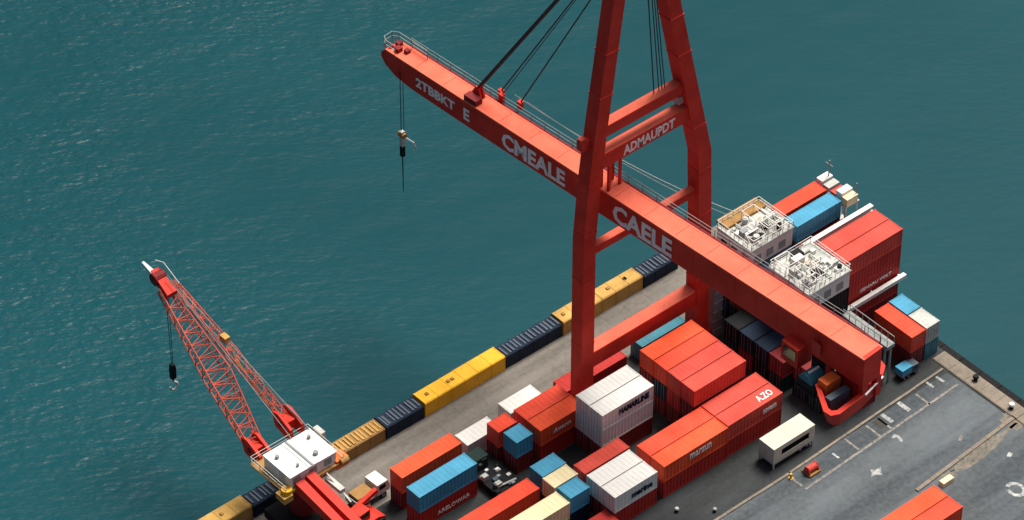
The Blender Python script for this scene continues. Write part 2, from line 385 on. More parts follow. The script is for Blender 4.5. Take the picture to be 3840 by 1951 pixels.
SW = {'orange': 'orange', 'vermilion': 'bright orange-red', 'salmon': 'faded salmon red', 'red': 'red', 'darkred': 'dark red', 'white': 'white', 'cream': 'cream', 'blue': 'sky blue', 'teal': 'dull teal', 'navy': 'navy blue', 'black': 'black', 'green': 'dark green', 'grey': 'grey'}
def stack(x0, x1, ycols, colors, place, colnames, tiers=None, z0=0.0, along='x', h=T):
    """colors[column] = list from the ground up; every container gets its own label"""
    out = {}
    for j, (ya, yb) in enumerate(ycols):
        n = len(colors[j])
        for k, c in enumerate(colors[j]):
            tn = {1: ['single'], 2: ['bottom', 'top'], 3: ['bottom', 'middle', 'top'], 4: ['bottom', 'second', 'third', 'top'], 5: ['bottom', 'second', 'third', 'fourth', 'top']}[n][k]
            lab = (f"{SW[c]} container, {place}" if n == 1 else f"{SW[c]} container, {tn} of {place}") + (f", {colnames[j]}" if colnames[j] else '')
            out[j, k] = container(x0, x1, ya, yb, z0 + k * h, h, c, lab, along)
    return out
def cols(y0, y1, n):
    w = (y1 - y0) / n; return [(y1 - (i + 1) * w + .02, y1 - i * w - .02) for i in range(n)]
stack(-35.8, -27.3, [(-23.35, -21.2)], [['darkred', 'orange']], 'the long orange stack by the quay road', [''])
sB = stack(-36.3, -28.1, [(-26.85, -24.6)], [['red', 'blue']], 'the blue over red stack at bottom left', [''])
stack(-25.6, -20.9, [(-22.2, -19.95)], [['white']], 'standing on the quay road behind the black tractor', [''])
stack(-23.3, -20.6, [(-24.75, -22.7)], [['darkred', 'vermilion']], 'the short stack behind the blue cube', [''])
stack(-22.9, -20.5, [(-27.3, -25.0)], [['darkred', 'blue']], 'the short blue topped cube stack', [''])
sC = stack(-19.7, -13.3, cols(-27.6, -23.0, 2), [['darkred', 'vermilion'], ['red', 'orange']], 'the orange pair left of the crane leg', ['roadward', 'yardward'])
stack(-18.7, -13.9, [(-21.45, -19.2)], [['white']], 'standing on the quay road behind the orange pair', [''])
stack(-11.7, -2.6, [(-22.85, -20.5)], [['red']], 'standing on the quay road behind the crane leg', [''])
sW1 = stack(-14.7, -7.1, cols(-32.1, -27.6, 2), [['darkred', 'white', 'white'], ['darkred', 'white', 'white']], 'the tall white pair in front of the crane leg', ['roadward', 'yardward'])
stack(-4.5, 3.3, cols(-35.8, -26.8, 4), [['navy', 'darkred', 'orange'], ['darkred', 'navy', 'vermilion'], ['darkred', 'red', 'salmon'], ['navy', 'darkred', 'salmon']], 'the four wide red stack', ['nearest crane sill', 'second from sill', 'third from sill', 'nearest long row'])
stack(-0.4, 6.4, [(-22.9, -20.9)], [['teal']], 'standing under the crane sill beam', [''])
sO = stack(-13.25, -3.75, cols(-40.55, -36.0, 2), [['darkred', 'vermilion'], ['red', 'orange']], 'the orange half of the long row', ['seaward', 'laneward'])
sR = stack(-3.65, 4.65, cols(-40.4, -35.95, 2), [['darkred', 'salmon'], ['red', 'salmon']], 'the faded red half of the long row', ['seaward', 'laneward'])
stack(-20.45, -13.9, [(-35.75, -33.8)], [['darkred', 'salmon']], 'the red strip behind the low white pair', [''])
sW = stack(-20.45, -14.2, cols(-40.6, -35.9, 2), [['darkred', 'white'], ['red', 'white']], 'the low white pair beside the long row', ['seaward', 'laneward'])
stack(-24.2, -20.75, [(-33.1, -30.9)], [['navy', 'blue']], 'the short blue stack touching the cream box', [''])
stack(-24.35, -20.9, [(-35.2, -33.15)], [['darkred', 'cream']], 'the short cream stack between two blue ones', [''])
stack(-24.1, -21.3, [(-37.55, -35.3)], [['navy', 'blue']], 'the short blue stack beside the low white pair', [''])
stack(-36.5, -25.5, [(-34.15, -32.0)], [['darkred', 'vermilion']], 'the long red stack at the bottom edge', [''])
stack(-33.6, -24.5, [(-37.95, -35.6)], [['grey', 'cream']], 'the long cream stack at the bottom edge', [''])
stack(-27.5, -20.65, [(-41.6, -39.3)], [['red']], 'low, below the low white pair, cut by the picture edge', [''])
sK = stack(-2.0, 8.8, cols(-64.3, -59.8, 2), [['orange'], ['vermilion']], 'the orange pair standing alone at bottom right', ['upper', 'lower'])
# dark high stacks behind the boom
dc = [['navy', 'black', 'navy', 'darkred'], ['black', 'darkred', 'navy', 'green'], ['navy', 'green', 'darkred', 'navy'], ['green', 'navy', 'black', 'darkred'], ['darkred', 'black', 'navy', 'navy'], ['navy', 'green', 'black', 'black']]
stack(12.0, 18.5, [(-36.4 + (5 - i) * 2.52 + .05, -36.4 + (6 - i) * 2.52 - .05) for i in range(6)], dc, 'dark wall under white machinery houses',
      ['seaward end', 'second from sea', 'third from sea', 'third from land', 'second from land', 'landward end'])
stack(7.9, 11.8, [(-37.0 + (3 - i) * 2.42, -37.0 + (4 - i) * 2.42 - .08) for i in range(4)], [['navy', 'black'], ['darkred', 'navy'], ['black', 'navy'], ['green', 'darkred']], 'low dark row before the dark wall', ['seaward end', 'second from sea', 'second from land', 'landward end'])
stack(9.0, 15.2, cols(-44.6, -37.5, 3), [['navy', 'darkred'], ['green', 'teal'], ['darkred', 'navy']], 'the dark stack below the driver cab', ['seaward', 'middle', 'laneward'])
# stacks at the far end
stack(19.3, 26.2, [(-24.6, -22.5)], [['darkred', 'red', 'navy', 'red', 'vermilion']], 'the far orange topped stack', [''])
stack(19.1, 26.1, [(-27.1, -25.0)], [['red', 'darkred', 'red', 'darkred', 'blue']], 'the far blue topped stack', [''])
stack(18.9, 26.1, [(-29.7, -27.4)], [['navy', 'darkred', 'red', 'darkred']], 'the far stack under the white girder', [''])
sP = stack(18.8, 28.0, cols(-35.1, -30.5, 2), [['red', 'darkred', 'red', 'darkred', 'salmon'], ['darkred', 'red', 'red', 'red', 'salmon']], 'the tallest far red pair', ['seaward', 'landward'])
container(21.7, 23.9, -43.4, -37.4, 0, T, 'darkred', 'dark red container under the crosswise red box at the pier corner', 'y')
container(21.7, 23.9, -43.4, -37.4, T, T, 'vermilion', 'bright red container lying crosswise at the far pier corner', 'y')
for (ya, yb, c, n) in ((-40.3, -37.3, 'blue', 'sky blue'), (-43.4, -40.4, 'plantgrey', 'pale grey')):
    container(24.05, 26.2, ya, yb, 0, T, 'teal', f'dull teal small container under the {n} one at the pier corner', 'y')
    container(24.05, 26.2, ya, yb, T, T, c, f'{n} small container on top at the far pier corner', 'y')
# lettering on containers
def side_text(root, txt, x0, z, w, h):                                # on the side that faces the roadway (-Y), local coordinates
    b = root_half_w(root); text_mesh(txt, 'lettering', 'letters', root, (x0, -b - .012, z), (1, 0, 0), (0, 0, 1), w, h, .02)
def root_half_w(root):
    ys = [v.co.y for c in root.children if c.name.startswith('frame') for v in c.data.vertices]; return max(ys)
def dark_text(root, txt, x0, z, w, h):
    b = root_half_w(root); text_mesh(txt, 'lettering', 'navy', root, (x0, -b - .012, z), (1, 0, 0), (0, 0, 1), w, h, .05)
def roof_text(root, txt, x0, y0, w, h):
    z = max(v.co.z for c in root.children if c.name.startswith('frame') for v in c.data.vertices)
    text_mesh(txt, 'lettering', 'letters', root, (x0, y0, z + .012), (1, 0, 0), (0, 1, 0), w, h, .02)
side_text(sO[1, 1], 'marzun', -.9, 1.1, 3.2, .75)
side_text(sR[1, 1], 'sovem', 1.2, .9, 2.0, .6)
roof_text(sR[1, 1], 'A.ZO', 1.1, -.55, 2.2, .95)
side_text(sB[0, 0], 'ARELOWAR', -1.6, .55, 4.6, .55)
side_text(sC[1, 1], 'Avenn', -1.3, .9, 2.6, .6)
dark_text(sW[1, 1], 'marine', -.6, .75, 3.0, .8)
dark_text(sW1[1, 2], 'HAMARLINE', -1.3, 1.0, 4.4, .9)
side_text(sP[1, 2], 'ZENARU VOLT', -1.8, 1.2, 5.0, .42)
side_text(sK[1, 0], 'Orvam', 1.2, .9, 2.4, .6)

# ------------------------------------------------------------------ ship-to-shore gantry crane
crane = thing('gantry_crane', 'huge red gantry crane with lettered boom reaching over the water', 'crane', (-2.05, -24.3, 0))
CX, CY = crane.location.x, crane.location.y
def W(x, y, z): return (x - CX, y - CY, z)                            # world metres to crane space
LY = -24.3
def leg(pts, a):
    m = MB(); n = len(pts); vs = []
    for x, z, s in pts:
        for i, j in ((-1, -1), (1, -1), (1, 1), (-1, 1)): vs.append(W(x + i * a * s / 2, LY + j * a * s / 2, z))
    fs = [(3, 2, 1, 0), tuple(4 * (n - 1) + i for i in range(4))]
    for k in range(n - 1):
        for i in range(4): fs.append((4 * k + i, 4 * k + (i + 1) % 4, 4 * k + 4 + (i + 1) % 4, 4 * k + 4 + i))
    return m.add(vs, fs).build('leg', 'crane', crane)
legL = leg([(-10.75, 1.5, 1), (-10.72, 25.5, 1), (-10.10, 33.5, 1), (-9.34, 40.0, .98), (-7.17, 56.0, .94), (-4.6, 75.8, .9)], 1.78)
legR = leg([(6.6, 1.5, 1), (6.44, 18.0, 1), (5.95, 29.0, 1), (4.05, 37.0, 1), (.6, 52.0, .97), (-3.6, 75.6, .9)], 1.86)
def on_leg(pts, z):
    for (xa, za), (xb, zb) in zip(pts[:-1], pts[1:]):
        if za <= z <= zb: return xa + (xb - xa) * (z - za) / (zb - za)
LP = [(-10.75, 1.5), (-10.72, 25.5), (-10.10, 33.5), (-9.34, 40.0), (-7.17, 56.0), (-4.6, 75.8)]
RP = [(6.6, 1.5), (6.44, 18.0), (5.95, 29.0), (4.05, 37.0), (.6, 52.0), (-3.6, 75.6)]
# stiffener collars on the legs
for P_, a, o in ((LP, 1.78, legL), (RP, 1.86, legR)):
    for z in (10.5, 20.0, 26.5, 33.2, 44.5, 50.0):
        x = on_leg(P_, z); w = a / 2 + .04
        MB().add([W(x + i * w, LY + j * w, z + k) for k in (-.09, .09) for i, j in ((-1, -1), (1, -1), (1, 1), (-1, 1))], [(3, 2, 1, 0), (4, 5, 6, 7), (0, 1, 5, 4), (1, 2, 6, 5), (2, 3, 7, 6), (3, 0, 4, 7)]).build('collar', 'crane', o)
# bogies
for x in (-10.75, 6.6):
    m = MB().box(x - CX - 1.9, x - CX + 1.9, -.75, .75, .75, 1.52)
    m.build('bogie', 'crane', crane)
    for i in (-1.4, -.5, .5, 1.4):
        MB().tube((x - CX + i, -.5, .45), (x - CX + i, .5, .45), .45, 14).build('wheel', 'rubber', crane)
def xbeam(name, za, zb, wy, inset=.7):
    zm = (za + zb) / 2; x0, x1 = on_leg(LP, zm) + inset, on_leg(RP, zm) - inset
    m = MB().box(x0 - CX, x1 - CX, -wy / 2, wy / 2, za, zb)
    o = m.build(name, 'crane', crane)
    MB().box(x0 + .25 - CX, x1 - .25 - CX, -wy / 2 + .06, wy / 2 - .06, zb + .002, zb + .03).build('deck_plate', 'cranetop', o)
    return o, x0, x1
xbeam('sill_beam', 6.7, 8.85, 1.7)
xbeam('strut', 22.9, 23.85, 1.0)
tb, tx0, tx1 = xbeam('text_beam', 34.6, 36.5, 1.4)
ub, ux0, ux1 = xbeam('upper_beam', 38.75, 40.15, 1.3)
text_mesh('ADMAUPDT', 'lettering', 'letters', tb, (tx0 + 3.2 - CX, -.715, 34.85), (1, 0, 0), (0, 0, 1), 7.4, 1.3, .03)
# head of the A-frame, above the picture
MB().box(-6.2 - CX, -2.0 - CX, -7.8, 1.6, 75.0, 77.2).build('head_beam', 'crane', crane)
# boom: side profile extruded across its width, turned slightly against the legs
TIPY = 10.4; tip = Vector((-9.45, TIPY, 0)); rear = Vector((-4.55, -61.6, 0)); bl = (rear - tip).length; bu = (rear - tip).normalized(); bn = Vector((bu.y, -bu.x, 0))  # bn points to -X side
if bn.x > 0: bn = -bn
def Bm(u, w, z):                                                      # along boom, sideways (towards the lettered side), height
    p = tip + bu * u + bn * w; return (p.x - CX, p.y - CY, z)
prof = [(0.15, 30.2), (0.9, 31.0), (bl, 31.0), (bl, 27.1), (bl * .85, 27.2), (bl * .62, 27.45), (12, 27.55), (5.0, 27.65), (2.4, 28.0), (.8, 28.8), (.15, 29.6)]
def bw(u): return 1.05 + .30 * u / bl
bm_ = MB(); n = len(prof)
bm_.add([Bm(u, -bw(u), z) for u, z in prof] + [Bm(u, bw(u), z) for u, z in prof], [tuple(range(n - 1, -1, -1)), tuple(range(n, 2 * n))] + [(i, (i + 1) % n, n + (i + 1) % n, n + i) for i in range(n)])
boom = bm_.build('boom', 'crane', crane)
m = MB()
for k in range(16):                                                   # deck plates, a hand's width inside the flange
    u0, u1 = 1.2 + k * (bl - 1.6) / 16 + .03, 1.2 + (k + 1) * (bl - 1.6) / 16 - .03
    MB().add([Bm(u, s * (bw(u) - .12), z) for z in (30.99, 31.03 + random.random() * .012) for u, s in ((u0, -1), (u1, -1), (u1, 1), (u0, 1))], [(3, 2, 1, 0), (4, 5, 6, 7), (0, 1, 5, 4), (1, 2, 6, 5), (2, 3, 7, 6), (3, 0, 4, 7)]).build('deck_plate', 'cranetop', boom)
st = MB()
for k in range(1, 24):                                                # web stiffeners
    u = k * bl / 24
    if k == 0: continue
    zb_ = (27.66 if u > 5 else 28.6) if u < bl * .6 else 27.46 - .25 * (u / bl - .6) / .4
    for s in (1, -1):
        st.add([Bm(u + du, s * (bw(u) + dw), z) for z in (zb_, 30.9) for du, dw in ((-.05, -.01), (.05, -.01), (.05, .03), (-.05, .03))], [(3, 2, 1, 0), (4, 5, 6, 7), (0, 1, 5, 4), (1, 2, 6, 5), (2, 3, 7, 6), (3, 0, 4, 7)])
st.build('stiffener', 'crane', boom)['kind'] = 'stuff'
fl = MB()
for s in (1, -1):                                                     # flanges
    for z0_, z1_ in ((30.86, 31.06),):
        fl.add([Bm(u, s * (bw(u) + d), z) for z in (z0_, z1_) for u, d in ((.9, -.12), (bl, -.12), (bl, .10), (.9, .10))], [(3, 2, 1, 0), (4, 5, 6, 7), (0, 1, 5, 4), (1, 2, 6, 5), (2, 3, 7, 6), (3, 0, 4, 7)])
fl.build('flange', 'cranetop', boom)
# walkway and handrail on the far side of the boom
wk = MB()
wk.add([Bm(u, -(bw(u) + d), z) for z in (30.5, 30.58) for u, d in ((2, .11), (bl - 1, .11), (bl - 1, .85), (2, .85))], [(3, 2, 1, 0), (4, 5, 6, 7), (0, 1, 5, 4), (1, 2, 6, 5), (2, 3, 7, 6), (3, 0, 4, 7)])
wk.build('walkway', 'darkred', boom)
hr = MB()
for z in (31.05, 31.55): hr.tube(Bm(2, -(bw(2) + .82), z), Bm(bl - 1, -(bw(bl) + .82), z), .035, 4)
for k in range(34):
    u = 2 + k * (bl - 3) / 33; hr.tube(Bm(u, -(bw(u) + .82), 30.5), Bm(u, -(bw(u) + .82), 31.56), .04, 4)
hr.build('handrail', 'grey', boom)
tr = MB()                                                             # railing round the boom tip
ring_pts = [(5.5, -1.0), (3.0, -1.05), (.9, -1.05), (.25, -.6), (.25, .6), (.9, 1.0), (2.4, 1.0)]
for z in (31.6, 32.2):
    for (a, b), (c, d) in zip(ring_pts[:-1], ring_pts[1:]): tr.tube(Bm(a, b, z), Bm(c, d, z), .05, 4)
for a, b in ring_pts: tr.tube(Bm(a, b, 30.6), Bm(a, b, 32.2), .05, 4)
tr.build('tip_railing', 'grey', boom)
for u, w, s in ((1.5, -.5, .3), (2.2, .3, .35), (3.1, -.2, .28), (1.2, .4, .2)): MB().add([Bm(u + i * s, w + j * s, 31.0 + k) for k in (0, s * 1.6) for i, j in ((-1, -1), (1, -1), (1, 1), (-1, 1))], [(3, 2, 1, 0), (4, 5, 6, 7), (0, 1, 5, 4), (1, 2, 6, 5), (2, 3, 7, 6), (3, 0, 4, 7)]).build('tip_gear', 'darkred', boom)
def boom_text(txt, ya, yb, zb, h):
    u0 = (TIPY - ya) / -bu.y; u1 = (TIPY - yb) / -bu.y
    p0 = Vector(Bm(u0, bw(u0) + .045, zb)); p1 = Vector(Bm(u1, bw(u1) + .045, zb - .0))
    text_mesh(txt, 'lettering', 'letters', boom, p0, p1 - p0, (0, 0, 1), (p1 - p0).length, h, .035)
boom_text('2TBBKT', 4.6, -1.6, 28.55, 1.3)
boom_text('E', -3.0, -3.9, 28.35, 1.6)
boom_text('CMEALE', -9.0, -18.7, 27.95, 2.2)
boom_text('CAELE', -25.9, -34.6, 27.75, 2.5)
# hangers from text beam to boom
hm = MB()
yu = (TIPY - LY) / -bu.y
for du in (-.55, .55):
    for w in (-.85, .85):
        p = Bm(yu + du, w, 31.0); hm.beam(p, (p[0], p[1], 34.5), .28, .28, up=(0, 1, 0))
hm.build('hanger', 'crane', crane)
# stay lug, stays and ropes
us = (TIPY + 3.6) / -bu.y
lug = MB()
for w in (-.7, -.2): lug.prism([(us - .9, 31.0), (us + .9, 31.0), (us + .45, 32.6), (us + .05, 32.6)], 'y', w - .12, w + .12)
lv = [Bm(v[0], v[1], v[2]) for v in lug.v]; lug.v = lv
lug.build('stay_lug', 'crane', boom)
MB().add([Bm(us + i, j, z) for z in (31.0, 31.75) for i, j in ((-.6, .1), (1.3, .1), (1.3, 1.1), (-.6, 1.1))], [(3, 2, 1, 0), (4, 5, 6, 7), (0, 1, 5, 4), (1, 2, 6, 5), (2, 3, 7, 6), (3, 0, 4, 7)]).build('sheave_box', 'darkred', boom)
top = Vector(W(2.2, -25.0, 69.5)); top = Vector((2.87 - CX, 0, 69.93))
MB().beam((-3.8 - CX, 0, 75.4), (3.2 - CX, 0, 69.6), .9, .9).build('stay_arm', 'crane', crane)
for w, r, off in ((-.2, .17, 0), (-.7, .17, .35)):
    p = Vector(Bm(us + .25, w, 32.4)); MB().tube(p, top + Vector((off, 0, 0)), r, 6).build('stay', 'rope', crane)
for (x, y, z), r, off in (((-5.9, -5.0, 31.4), .085, .2), ((-5.6, -7.9, 31.4), .085, .45), ((-6.3, -5.6, 31.4), .05, .3)):
    MB().tube(W(x, y, z), top + Vector((off, 0, 0)), r, 5).build('stay', 'rope', crane)
    MB().box(*(sorted((x - .25 - CX, x + .25 - CX))), y - .3 - CY, y + .3 - CY, 30.6, 31.6).build('stay_lug', 'crane', boom)
for dx, r in ((-2.9, .07), (-2.2, .06), (-1.75, .06), (-1.35, .06)):
    MB().tube((-3.9 + (dx + 2) * .25 - CX, .2, 75.3), (dx + 2.0 - CX, .2, 40.1), r, 5).build('rope', 'rope', crane)
# small service boxes and platforms on the legs
MB().box(-11.5 - CX, -10.3 - CX, -.3, .6, 38.0, 39.2).build('service_box', 'crane', crane)
MB().box(-11.6 - CX, -10.9 - CX, -.2, .4, 39.2, 39.6).build('service_box', 'salmon', crane)
MB().box(2.4 - CX, 4.0 - CX, -.2, 1.3, 37.0, 38.0).build('service_box', 'plantgrey', crane)
lt = MB().box(8.3 - CX, 9.6 - CX, -1.0, .3, 0, 13.5)
for k in range(9): lt.box(8.25 - CX, 9.65 - CX, -1.05, .35, 1.2 + k * 1.4, 1.32 + k * 1.4)
lt.build('lift_shaft', 'grey', crane); MB().box(7.4 - CX, 8.35 - CX, -.5, -.1, 12.2, 12.6).build('lift_bracket', 'grey', crane)
# hoist rope and hook block at the boom tip
ht = Bm(1.4, .35, 28.3); hx, hy = -10.35 - CX, 7.1 - CY
MB().tube((hx, hy, 29.2), (hx, hy, 20.6), .05, 5).build('hoist_rope', 'rope', crane)
MB().tube((hx + .25, hy - .2, 29.2), (hx + .25, hy - .2, 20.6), .04, 5).build('hoist_rope', 'rope', crane)
hb = MB().box(hx - .12, hx + .34, hy - .25, hy + .2, 18.4, 20.5).build('hook_block', 'plantgrey', crane)
MB().tube((hx + .1, hy - .5, 20.0), (hx + .1, hy + .45, 20.0), .34, 12).build('sheave', 'rusty', hb)
MB().box(hx - .12, hx + .34, hy - .25, hy + .2, 16.9, 18.38).build('weight', 'black', hb)
MB().path([(hx + .35, hy - .4, 19.6), (hx + 1.0, hy - .9, 18.9), (hx + 1.25, hy - 1.0, 18.1), (hx + 1.05, hy - .95, 17.8)], .10).build('hook_arm', 'palerope', hb)
MB().tube((hx + .12, hy, 16.9), (hx + .12, hy, 11.6), .09, 6, .05).build('chain', 'rope', hb)
# machinery tray under the rear end of the boom
z0 = 23.6
tray = MB(); out_ = [(-10.3, -60.6), (-8.2, -57.2), (-4.0, -57.0), (-.9, -57.6), (-.3, -58.6), (-.7, -59.9), (-2.2, -60.9), (-5.5, -61.7), (-9.3, -62.0), (-10.2, -61.6)]
inn = [(-9.6, -60.6), (-7.9, -57.7), (-4.0, -57.5), (-1.4, -58.0), (-.95, -58.7), (-1.2, -59.6), (-2.5, -60.4), (-5.6, -61.1), (-9.1, -61.4), (-9.6, -61.1)]
n = len(out_); vs = []
for pts, z, k in ((out_, z0, .82), (out_, z0 + 2.2, 1.0), (inn, z0 + 2.2, 1.0), (inn, z0 + .6, .95)):
    for x, y in pts: vs.append(W(-5.3 + (x + 5.3) * k, -59.3 + (y + 59.3) * k, z))
fs = [tuple(range(n - 1, -1, -1)), tuple(range(3 * n, 4 * n))]
for r in range(3):
    for i in range(n): fs.append((r * n + i, r * n + (i + 1) % n, (r + 1) * n + (i + 1) % n, (r + 1) * n + i))
tray.add(vs, fs); tro = tray.build('machinery_tray', 'crane', crane)
for x, y in ((-5.9, -57.0), (-3.1, -57.1), (-5.2, -61.1), (-3.1, -61.0)): MB().box(x - .35 - CX, x + .35 - CX, y - .35 - CY, y + .35 - CY, z0 + .6, 27.0).build('hanger', 'crane', tro)
pl = MB().add([W(x, y, z) for z in (24.4, 27.0) for x, y in ((-5.5, -60.6), (-3.5, -60.4), (-3.5, -57.4), (-5.5, -57.6))], [(3, 2, 1, 0), (4, 5, 6, 7), (0, 1, 5, 4), (1, 2, 6, 5), (2, 3, 7, 6), (3, 0, 4, 7)])
pl.build('rear_box', 'red', tro)
rl = MB().path([W(-2.2, -61.0, z0 + 2.35), W(-5.5, -61.8, z0 + 2.35)], .13)
rl.build('highlight_stripe', 'letters', tro)  # white tube stands in for the highlight along the tray edge
MB().box(-8.0 - CX, -6.0 - CX, -58.7 - CY, -57.4 - CY, z0 + .6, z0 + 3.0).build('winch_house', 'orangepart', tro)
MB().box(-8.9 - CX, -6.1 - CX, -60.2 - CY, -59.4 - CY, z0 + .6, z0 + 2.5).build('cabinet', 'bluegrey', tro)
MB().tube(W(-8.0, -55.6, 24.9), W(-5.9, -55.6, 24.9), 1.0, 18).build('cable_drum', 'teal', tro)
MB().tube(W(-7.6, -55.6, 25.9), W(-6.1, -55.6, 25.9), .16, 8).build('drum_bar', 'letters', tro)
dk = MB().box(-8.2 - CX, -5.8 - CX, -57.3 - CY, -54.3 - CY, 23.7, 24.0); dk.box(-8.1 - CX, -7.9 - CX, -57.1 - CY, -54.4 - CY, 24.0, 24.9); dk.box(-6.0 - CX, -5.8 - CX, -57.1 - CY, -54.4 - CY, 24.0, 27.1)
dk.build('drum_frame', 'black', tro)
# driver's cab hung on the lettered side near the rear
cb = MB().add([W(x, y, z) for z in (25.4, 27.9) for x, y in ((-7.7, -54.0), (-5.6, -54.0), (-5.6, -51.6), (-7.7, -51.6))], [(3, 2, 1, 0), (4, 5, 6, 7), (0, 1, 5, 4), (1, 2, 6, 5), (2, 3, 7, 6), (3, 0, 4, 7)]).build('driver_cab', 'crane', crane)
MB().box(-7.74 - CX, -7.70 - CX, -53.7 - CY, -51.9 - CY, 26.2, 27.5).build('cab_window', 'glass', cb)
MB().box(-6.75 - CX, -6.65 - CX, -56.2 - CY, -55.0 - CY, 28.0, 29.6).build('sign_plate', 'salmon', crane)

# two pale cables from the boom to the white machinery house
for k, (p, q) in enumerate((((-5.3, -6.6, 31.6), (14.6, -21.6, 13.2)), ((-5.0, -8.4, 31.5), (14.2, -23.4, 13.2)))):
    a, b = Vector(p), Vector(q); pts = [a.lerp(b, t / 16) - Vector((0, 0, 1.2 * 4 * (t / 16) * (1 - t / 16))) for t in range(17)]
    tag(MB().path(pts, .05 if k == 0 else .03, 4).build('pale_cable', 'palerope'), ('upper thicker' if k == 0 else 'lower thinner') + ' pale cable slung from the boom to the machinery house', 'cable')

# ------------------------------------------------------------------ white machinery houses with rooftop plant
def plant_house(x0, x1, y0, y1, z0, z1, label, seed, tan=False):
    rd = random.Random(seed); t = thing('machinery_house', label, 'machinery house', ((x0 + x1) / 2, (y0 + y1) / 2, z0))
    a, b, h = (x1 - x0) / 2, (y1 - y0) / 2, z1 - z0
    MB().box(-a, a, -b, b, 0, h).build('wall', 'white', t)
    rf = MB().box(-a - .12, a + .12, -b - .12, b + .12, h, h + .14).build('roof', 'plantgrey', t)
    rail = MB()
    for z in (h + .55, h + 1.0):
        for p, q in (((-a, -b), (a, -b)), ((a, -b), (a, b)), ((a, b), (-a, b)), ((-a, b), (-a, -b))): rail.tube((*p, z), (*q, z), .035, 4)
    for i in range(9):
        for s in (-1, 1):
            rail.tube((-a + i * a / 4, s * b, h + .1), (-a + i * a / 4, s * b, h + 1.0), .035, 4); rail.tube((s * a, -b + i * b / 4, h + .1), (s * a, -b + i * b / 4, h + 1.0), .035, 4)
    rail.build('railing', 'white', t)
    if tan: MB().box(-a + .4, a, b - 1.2, b + .6, h + .142, h + .5).build('walkway', 'rusty', t)
    fm = MB()
    for i in range(6):
        x, y, w_, l_, hh_ = rd.uniform(-a + .9, a - 1.2), rd.uniform(-b + .9, b - 1.4), rd.uniform(.5, 1.0), rd.uniform(.5, 1.2), rd.uniform(.8, 1.7)
        for px in (x - w_, x + w_):
            for py in (y - l_, y + l_): fm.tube((px, py, h + .14), (px, py, h + .14 + hh_), .05, 4)
            fm.tube((px, y - l_, h + .14 + hh_), (px, y + l_, h + .14 + hh_), .05, 4); fm.tube((px, y - l_, h + .14), (px, y + l_, h + .14 + hh_), .035, 4)
        for py in (y - l_, y + l_): fm.tube((x - w_, py, h + .14 + hh_), (x + w_, py, h + .14 + hh_), .05, 4)
    fm.build('pipe_frame', 'white', t)['kind'] = 'stuff'
    for i in range(44):
        x, y = rd.uniform(-a + .7, a - .7), rd.uniform(-b + .7, b - (1.6 if tan else .6)); s = rd.uniform(.2, .75); k = rd.random()
        if k < .35: MB().box(x - s, x + s * rd.uniform(.5, 1), y - s * .7, y + s * .6, h + .14, h + .14 + s * rd.uniform(.5, 1.6)).build('cabinet', rd.choice(['white', 'white', 'plantgrey', 'grey', 'black']), t)
        elif k < .6: MB().tube((x, y, h + .14), (x, y, h + .3 + s), s * .5, 12).build('vent', rd.choice(['white', 'plantgrey', 'black']), t)
        elif k < .85: MB().tube((x - s * 1.6, y, h + .35), (x + s * 1.6, y, h + .35), .11, 8).build('pipe', rd.choice(['white', 'plantgrey', 'grey', 'tan']), t)
        else: MB().tube((x, y - s * 1.6, h + .4), (x, y + s * 1.6, h + .4), .10, 8).build('pipe', rd.choice(['white', 'plantgrey']), t)
    for i in range(3):
        w = MB().box(-a - .06, -a + .02, -b + .6 + i * 1.7, -b + 1.5 + i * 1.7, .5, 1.4).build('window', 'glass', t)
        w2 = MB().box(-a + .5 + i * 1.9, -a + 1.5 + i * 1.9, -b - .06, -b + .02, .5, 1.5).build('louvre', 'grey', t)
    return t
plant_house(12.2, 18.6, -26.9, -21.3, 9.6, 12.1, 'white machinery house with tan walkway, the one nearer the sea', 5, True)
plant_house(12.1, 18.4, -36.3, -30.0, 9.6, 12.0, 'white machinery house in front of the tallest red stack', 11)
# white girders and rack at the far stacks
g1 = thing('white_girder', 'white girder lying between the blue topped stack and tallest red stack', 'girder', (17.2, -28.55, 9.6))
MB().box(1.7, 12.4, -.28, .28, 0.0, .12).build('flange', 'white', g1); MB().box(1.7, 12.4, -.1, .1, .12, .72).build('web', 'white', g1); MB().box(1.7, 12.4, -.3, .3, .72, .86).build('flange', 'white', g1)
g2 = thing('white_girder', 'white beam along the landward side of the tallest red stack', 'girder', (18.4, -35.6, 0))
MB().box(0, 10.0, -.22, .3, 4.85, 5.35).build('web', 'white', g2)
for x in (.6, 5.0, 9.3): MB().box(x - .12, x + .12, .3, .5, 4.9, 5.3).build('bracket', 'white', g2)
rk = thing('equipment_rack', 'white equipment rack with roof units behind the far containers', 'rack', (27.4, -25, 0))
for x in (-.9, .9):
    for y in (-2.4, 0, 2.4): MB().box(x - .1, x + .1, y - .1, y + .1, 0, 11).build('post', 'white', rk)
for z in (3.5, 7.2, 11.0): MB().box(-1.1, 1.1, -2.6, 2.6, z, z + .15).build('shelf', 'plantgrey', rk)
rd = random.Random(4)
for y, hh, c in ((2.0, 1.2, 'white'), (.9, .9, 'plantgrey'), (-.3, .7, 'salmon'), (-1.2, 1.4, 'white'), (-2.1, 1.0, 'cream')): MB().box(-.9, .8, y - .5, y + .45, 11.15, 11.15 + hh).build('cabinet', c, rk)
MB().tube((.4, 1.8, 11.1), (.4, 1.8, 14.6), .09, 6).build('mast', 'grey', rk); MB().tube((.4, 1.2, 14.0), (.4, 2.4, 14.0), .06, 6).build('mast_arm', 'grey', rk)
MB().tube((.8, -2.3, 11.1), (.8, -2.3, 13.6), .08, 6).build('mast', 'grey', rk)
